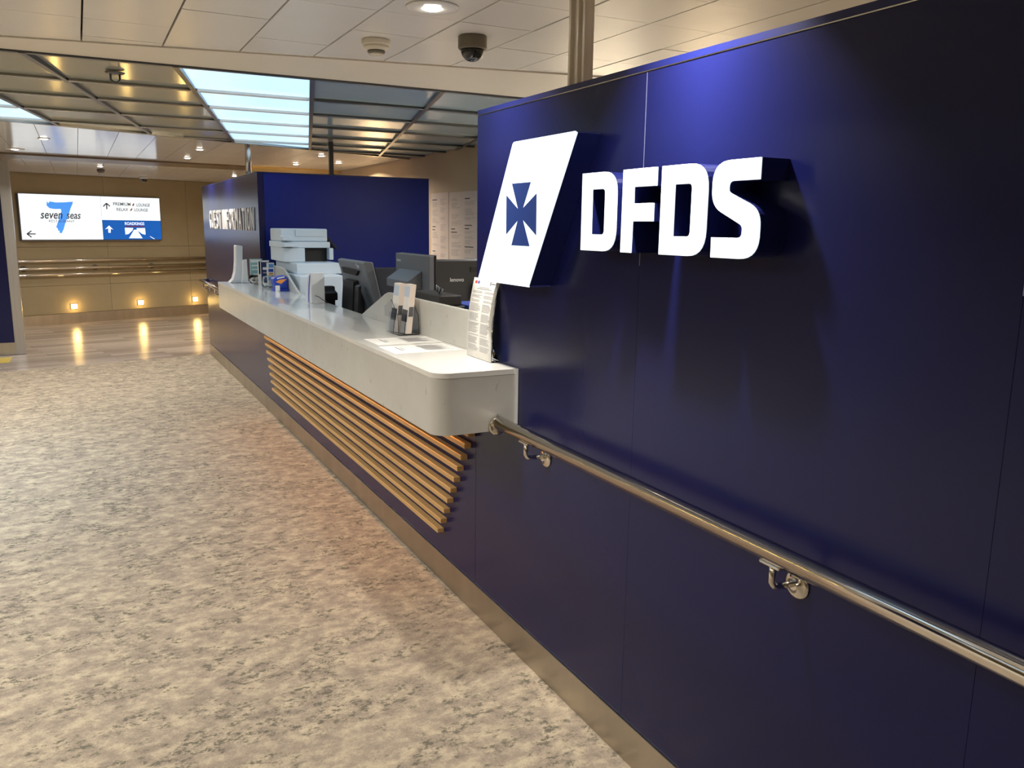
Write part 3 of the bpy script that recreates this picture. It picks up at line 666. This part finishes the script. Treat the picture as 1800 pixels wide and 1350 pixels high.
# photocopier
cp = thing('photocopier', (1.68, 6.75, 0), 'white office photocopier in front of the navy rear panel', 'photocopier')
lb_ = build('cabinet', MB().box(1.455, 1.79, 6.30, 7.25, .03, 1.222), 'offwhite', cp, bev=.012)
for k in range(3): build('drawer', MB().box(1.47, 1.775, 6.285, 6.2995, .08 + .30 * k, .36 + .30 * k), 'offwhite', cp, bev=.004, seg=1)
build('tray_unit', MB().box(1.475, 1.83, 6.46, 7.22, 1.2225, 1.305), 'offwhite', cp, bev=.006)
build('lower_column', MB().box(1.435, 1.60, 6.70, 7.22, 1.3055, 1.415), 'offwhite', cp, bev=.005)
build('output_cavity', MB().box(1.6005, 1.80, 6.80, 7.20, 1.306, 1.4145), 'black', cp)
build('right_post', MB().box(1.8005, 1.835, 6.72, 7.20, 1.32, 1.414), 'offwhite', cp, bev=.004, seg=1)
build('scanner', MB().box(1.425, 1.815, 6.74, 7.22, 1.4155, 1.463), 'offwhite', cp, bev=.006)
build('control_panel', MB().box(1.42, 1.53, 6.62, 6.7395, 1.425, 1.455), 'offwhite', cp, bev=.006)
fd = build('document_feeder', MB().box(1.435, 1.81, 6.80, 7.21, 1.4635, 1.566), 'offwhite', cp, bev=.01)
build('feeder_lid', MB().box(1.55, 1.79, 6.792, 6.7995, 1.505, 1.557), 'offwhite', fd, bev=.002, seg=1)
build('feeder_tray', MB().box(1.428, 1.50, 6.70, 6.7995, 1.472, 1.51), 'offwhite', fd, bev=.004, seg=1)
mb = MB().prism([(1.812, 1.505), (1.90, 1.40), (1.91, 1.41), (1.815, 1.52)], lambda u, v, q: (u, q, v), 6.86, 7.15); build('side_tray', mb, 'black', cp)
build('output_paper', MB().box(1.52, 1.74, 6.36, 6.445, 1.2225, 1.227), 'paper', cp)
for xx in (1.50, 1.745):
    for yy in (6.38, 7.16): build('caster', MB().lathe([(.022, -.015), (.022, .015)], (xx, yy, .0225), 12, 'y'), 'black', cp)
# desk clutter behind the near screen
po = thing('pen_organiser', (1.62, 4.0, .93), 'black desk organiser behind the white screen', 'organiser')
build('riser', MB().box(1.56, 1.70, 3.80, 4.34, .9305, 1.21), 'black', po, bev=.006)
build('tray', MB().box(1.57, 1.69, 3.82, 4.20, 1.2105, 1.262), 'dgrey', po, bev=.006)
for k in range(5): build('pen', MB().tube([(1.59 + .02 * k, 3.86 + .06 * k, 1.263), (1.595 + .02 * k, 3.84 + .07 * k, 1.292)], .004, 8), 'black' if k % 2 else 'grey', po)
bf = thing('blue_folder', (1.9, 3.8, .93), 'blue folder tray on the office desk beside the black monitor', 'folder')
build('tray_body', MB().box(1.74, 2.05, 3.55, 4.12, .9305, 1.185), 'black', bf, bev=.004, seg=1)
build('folder', MB().box(1.75, 2.04, 3.56, 4.11, 1.1855, 1.204), 'blue', bf, bev=.002, seg=1)

# notices pinned on the office wall
def notice(name, label, y0, y1, z0, z1, seed, x=3.1995):
    rnd = random.Random(seed); t = thing(name, (x, (y0 + y1) / 2, z0), label, 'poster', 'notices on the office wall')
    build('sheet', MB().box(x - .002, x, y0, y1, z0, z1), 'warmpaper', t)
    mbi, mbg = MB(), MB(); hgt, wdt = z1 - z0, y1 - y0
    for c in range(2):
        ya = y1 - wdt * (.08 + .47 * c); z = z1 - .06
        while z > z0 + .04:
            if rnd.random() < .3:
                l = wdt * rnd.uniform(.1, .3); mbi.box(x - .003, x - .0021, ya - l, ya, z - .010, z); z -= .03
            else:
                for k in range(rnd.randint(2, 5)):
                    l = wdt * rnd.uniform(.16, .36)
                    if z > z0 + .04: mbg.box(x - .003, x - .0021, ya - l, ya, z - .003, z)
                    z -= .013
                z -= rnd.uniform(.01, .05)
    build('heading_print', mbi, 'ink', t, kind='stuff'); build('text_print', mbg, 'greyink', t, kind='stuff')
    return t
notice('wall_notice', 'pale printed notice beside the edge of the navy rear panel', 7.55, 8.00, 1.20, 1.922, 1)
notice('wall_notice', 'pale printed notice next to the lit emblem, right of the other notice', 6.86, 7.535, 1.20, 1.918, 2)

# ================================================================== THINGS ON THE COUNTER
ZT_ = 1.1003
# near curved information sheet in a clear stand
st = thing('information_stand', (1.345, 2.86, ZT_), 'tall curved information sheet standing at the near end of the counter', 'sign holder')
def sheet_x(t_): return 1.338 + .030 * t_ + .012 * math.sin(math.pi * t_) * -1
rows_ = [[(sheet_x(k / 8), 2.968 - .215 * j / 3, ZT_ + .001 + .305 * k / 8) for j in range(4)] for k in range(9)]
build('sheet', MB().sheet(rows_, .0012), 'paper', st)
mbt, mbi, mbr, mbl = MB(), MB(), MB(), MB()
rnd = random.Random(5)
def onsheet(mb, u0, u1, t0, t1, off=.0016):
    y0, y1 = 2.968 - .215 * u0, 2.968 - .215 * u1
    R_ = [[(sheet_x(t_) - off, yy, ZT_ + .001 + .305 * t_) for yy in (y0, y1)] for t_ in (t0, t1)]
    mb.add([R_[0][0], R_[0][1], R_[1][1], R_[1][0]], [(0, 1, 2, 3)])
t_ = .84
while t_ > .1:
    if rnd.random() < .16: t_ -= .018; continue
    l = rnd.uniform(.30, .42); onsheet(mbt, .06, .06 + l, t_ - .006, t_)
    l = rnd.uniform(.28, .40); onsheet(mbt, .54, .54 + l, t_ - .006, t_); t_ -= .0145
onsheet(mbt, .2, .8, .865, .875); onsheet(mbt, .28, .7, .885, .893)
onsheet(mbr, .08, .17, .93, .965); onsheet(mbl, .19, .27, .93, .965); onsheet(mbi, .70, .74, .925, .97); onsheet(mbi, .76, .90, .94, .95)
build('text_print', mbt, 'greyink', st, kind='stuff'); build('red_flag_print', mbr, 'red', st); build('blue_flag_print', mbl, 'purple', st); build('figure_print', mbi, 'ink', st)
rows_ = [[(sheet_x(k / 8) + .0018, 2.969 - .217 * j / 3, ZT_ + .0005 + .307 * k / 8) for j in range(4)] for k in range(9)]
build('clear_back', MB().sheet(rows_, -.0015), 'acrylic', st)
build('clear_foot', MB().prism([(1.341, ZT_), (1.372, ZT_), (1.372, ZT_ + .003), (1.350, ZT_ + .05), (1.3485, ZT_ + .05)], lambda u, v, q: (u, q, v), 2.76, 2.96), 'acrylic', st)

# clear leaflet holder
lh = thing('leaflet_holder', (1.33, 3.71, ZT_), 'clear acrylic leaflet holder with two stacks of leaflets', 'leaflet holder')
def lhbox(x0, x1, y0, y1, z0, z1, lean_=0):
    mb = MB().box(x0, x1, y0, y1, z0, z1); mb.v = [(q[0] + (q[2] - ZT_) * lean_, q[1] + (q[2] - ZT_) * .10, q[2]) for q in mb.v]; return mb
build('base_plate', MB().box(1.285, 1.385, 3.62, 3.80, ZT_, ZT_ + .003), 'acrylic', lh)
def lean(mb): mb.v = [(q[0] + (q[2] - ZT_) * .13, q[1] + (q[2] - ZT_) * .03, q[2]) for q in mb.v]; return mb
for k, (xa, ya) in enumerate(((1.300, 3.712), (1.322, 3.628))):
    lf = build('leaflet_stack', lean(MB().box(xa, xa + .026, ya, ya + .078, ZT_ + .006, ZT_ + .232)), 'warmpaper', lh)
    build('cover', lean(MB().box(xa - .0012, xa - .0002, ya, ya + .078, ZT_ + .006, ZT_ + .232)), 'paper', lf)
    build('cover_print', lean(MB().box(xa - .0020, xa - .0013, ya + .004, ya + .074, ZT_ + .175, ZT_ + .222)), 'palecover', lf)
    build('cover_photo', lean(MB().box(xa - .0020, xa - .0013, ya + .004, ya + .074, ZT_ + .06, ZT_ + .115)), 'ink', lf)
    build('side_print', lean(MB().box(xa + .002, xa + .024, ya - .001, ya - .0002, ZT_ + .085, ZT_ + .13)), 'ink', lf)
    build('pocket', lean(MB().box(xa - .012, xa - .009, ya - .004, ya + .082, ZT_ + .0032, ZT_ + .095)), 'acrylic', lh)
for xx in (1.2835, 1.3838): build('side_wall', MB().prism([(3.62, ZT_ + .0005), (3.80, ZT_ + .0005), (3.82, ZT_ + .12), (3.72, ZT_ + .16), (3.632, ZT_ + .09)], lambda u, v, q: (q, u, v), xx, xx + .0025), 'acrylic', lh)

# printed sheets lying on the worktop
def flat(label, P, seed):
    t = build('printed_sheet', MB().plan(P, ZT_, ZT_ + .0006), 'paper', label=label, cat='paper', group='sheets on the counter')
    rnd = random.Random(seed); A, Bq, Cq = [Vector((*P[k], 0)) for k in (0, 1, 3)]; U, V = Bq - A, Cq - A; mb = MB()
    def q4(u0, u1, v0, v1):
        mb.add([tuple(A + U * u + V * v + Vector((0, 0, ZT_ + .001))) for u, v in ((u0, v0), (u1, v0), (u1, v1), (u0, v1))], [(0, 1, 2, 3)])
    for r in range(15):
        v = .22 + .045 * r; q4(.50 + rnd.uniform(0, .04), .90 + rnd.uniform(-.12, .05), v, v + .024)
    q4(.18, .21, .30, .8); q4(.24, .26, .4, .7)
    build('text_print', mb, 'greyink', t, kind='stuff')
flat('printed sheet lying flat on the counter next to the leaflet holder', [(1.10, 3.36), (1.395, 3.36), (1.395, 3.565), (1.10, 3.565)], 1)
flat('printed sheet lying flat on the counter, nearer the rounded corner', [(1.085, 3.10), (1.375, 3.10), (1.375, 3.315), (1.085, 3.315)], 2)

# white tent-shaped stand with purple stripe
wt = thing('comment_box', (1.345, 5.40, ZT_), 'white tent-shaped stand with a purple stripe on the counter', 'stand')
cv = [(5.50, 0), (5.495, .05), (5.47, .11), (5.425, .16), (5.36, .195), (5.345, .195), (5.34, .15), (5.335, 0)]
build('shell', MB().prism([(yy, ZT_ + z) for yy, z in cv], lambda u, v, q: (q, u, v), 1.306, 1.394), 'white', wt, bev=.003)
mb = MB()
st_ = [(5.50, .01), (5.495, .05), (5.47, .11), (5.425, .16), (5.372, .190)]
mb.sheet([[(1.3045, yy, ZT_ + z), (1.3045, yy - .024, ZT_ + z)] for yy, z in [(5.418, .005), (5.414, .05), (5.402, .10), (5.386, .14), (5.370, .180)]], .0012)
build('purple_stripe', mb, 'purple', wt)
build('cable', MB().tube([(1.33, 5.333, ZT_ + .05), (1.345, 5.30, ZT_ + .045), (1.375, 5.29, ZT_ + .02), (1.40, 5.31, ZT_ + .003)], .0022, 8), 'black', wt)
bd = thing('card_reader', (1.50, 5.45, .93), 'small black card reader between the white stand and the copier', 'card reader')
build('pedestal', MB().box(1.46, 1.52, 5.55, 5.66, .9305, 1.10), 'black', bd, bev=.004, seg=1)
build('reader', MB().prism([(5.52, 1.10), (5.68, 1.10), (5.68, 1.17), (5.66, 1.19), (5.59, 1.19), (5.58, 1.165), (5.52, 1.15)], lambda u, v, q: (q, u, v), 1.44, 1.53), 'black', bd, bev=.006)
bd.location.y += 0

# blue dispenser box
bx = thing('blue_box', (1.34, 6.45, ZT_), 'blue cardboard display box of sweets on the counter', 'box')
build('tray', MB().box(1.290, 1.394, 6.385, 6.52, ZT_, ZT_ + .018), 'blue', bx, bev=.002, seg=1)
build('body', MB().prism([(1.30, ZT_ + .0185), (1.390, ZT_ + .0185), (1.394, ZT_ + .085), (1.372, ZT_ + .118), (1.30, ZT_ + .105), (1.282, ZT_ + .09)], lambda u, v, q: (u, q, v), 6.40, 6.515), 'blue', bx, bev=.003, seg=1)
build('picture_print', MB().prism([(1.300, ZT_ + .070), (1.34, ZT_ + .055), (1.385, ZT_ + .092), (1.33, ZT_ + .088)], lambda u, v, q: (u, q, v), 6.3985, 6.3995), 'orange', bx)
build('title_print', MB().prism([(1.310, ZT_ + .092), (1.365, ZT_ + .103), (1.37, ZT_ + .112), (1.312, ZT_ + .102)], lambda u, v, q: (u, q, v), 6.3985, 6.3995), 'paper', bx)
build('price_card', MB().box(1.293, 1.325, 6.378, 6.3845, ZT_, ZT_ + .045), 'paper', bx)

# glass bowl and jar
def vessel(name, label, c, prof, fill, seed):
    t = thing(name, (c[0], c[1], ZT_), label, 'glass jar' if name == 'glass_jar' else 'glass bowl')
    build('glass_wall', MB().lathe(prof, (c[0], c[1], ZT_), 28), 'glass', t)
    rnd = random.Random(seed)
    for k in range(fill[0]):
        a, rr = rnd.uniform(0, 6.28), fill[1] * math.sqrt(rnd.random()) * .8; z = ZT_ + .012 + .055 * rnd.random()
        build('sweet', MB().lathe([(.001, -.008), (.010, -.005), (.012, 0), (.010, .005), (.001, .008)], (c[0] + rr * math.cos(a), c[1] + rr * math.sin(a), z), 8), rnd.choice(['candy', 'paper', 'candy', 'brown']), t)
vessel('glass_bowl', 'clear glass bowl of wrapped sweets beside the curved white sheet', (1.315, 7.20), [(.045, .0), (.060, .01), (.070, .04), (.072, .075), (.069, .075), (.066, .04), (.056, .014), (.001, .008)], (16, .052), 3)
vessel('glass_jar', 'round clear glass jar in front of the standing brochures', (1.325, 6.78), [(.042, .0), (.050, .01), (.054, .05), (.046, .085), (.040, .095), (.037, .095), (.043, .084), (.050, .05), (.046, .012), (.001, .006)], (10, .036), 4)

# curved white sheet holder at the far end
wh = thing('white_sheet_holder', (1.21, 7.46, ZT_), 'tall curved white leaflet stand at the far end of the counter', 'leaflet stand')
for nm, P, y0, y1 in (('tall_sheet', [(1.128, .001), (1.158, .03), (1.176, .09), (1.186, .18), (1.192, .313), (1.200, .316), (1.246, .312), (1.240, .16), (1.236, .001)], 7.44, 7.56),
                      ('short_sheet', [(1.216, .001), (1.228, .06), (1.234, .19), (1.240, .196), (1.268, .200), (1.272, .001)], 7.39, 7.43)):
    build(nm, MB().prism([(u, ZT_ + v) for u, v in P], lambda u, v, q: (u, q, v), y0, y1), 'white', wh, bev=.002, seg=1)
build('clear_base', MB().box(1.13, 1.29, 7.38, 7.60, ZT_, ZT_ + .0008), 'acrylic', wh)

# standing brochures
def brochure(label, x0, x1, y, z1, m, prints):
    t = thing('brochure', ((x0 + x1) / 2, y, ZT_), label, 'brochure', 'brochures standing on the counter')
    build('pages', MB().box(x0, x1, y, y + .012, ZT_, z1), 'paper', t)
    cv_ = build('cover', MB().box(x0, x1, y - .0015, y - .0002, ZT_, z1), m, t)
    for u0, u1, v0, v1, mm_ in prints:
        build('cover_print', MB().box(x0 + (x1 - x0) * u0, x0 + (x1 - x0) * u1, y - .0025, y - .0016, ZT_ + (z1 - ZT_) * v0, ZT_ + (z1 - ZT_) * v1), mm_, cv_)
    build('clear_prop', MB().prism([(y + .0125, ZT_), (y + .06, ZT_), (y + .0145, ZT_ + .09), (y + .0125, ZT_ + .09)], lambda u, v, q: (q, u, v), (x0 + x1) / 2 - .002, (x0 + x1) / 2 + .002), 'acrylic', t)
brochure('teal and white brochure standing left of the navy one', 1.275, 1.375, 7.29, 1.308, 'teal', [(.05, .95, .86, .97, 'paper'), (.1, .7, .70, .76, 'paper'), (.1, .8, .55, .60, 'paper'), (.2, .9, .35, .42, 'paper'), (0, 1, 0, .2, 'paper')])
brochure('navy brochure with a red and white spine strip', 1.300, 1.394, 7.08, 1.305, 'navyprint', [(0, .25, 0, 1, 'paper'), (.06, .19, .45, .95, 'red'), (.3, .95, .93, .99, 'paper'), (.4, .8, .62, .72, 'paper'), (.4, .9, .48, .53, 'greyink')])
brochure('narrow blue and white leaflet standing right of the navy brochure', 1.337, 1.394, 6.90, 1.292, 'paper', [(.25, .9, .80, .95, 'ltblue'), (.2, .85, .62, .74, 'blue'), (.25, .8, .50, .58, 'orange'), (.15, .85, .2, .45, 'ltblue')])
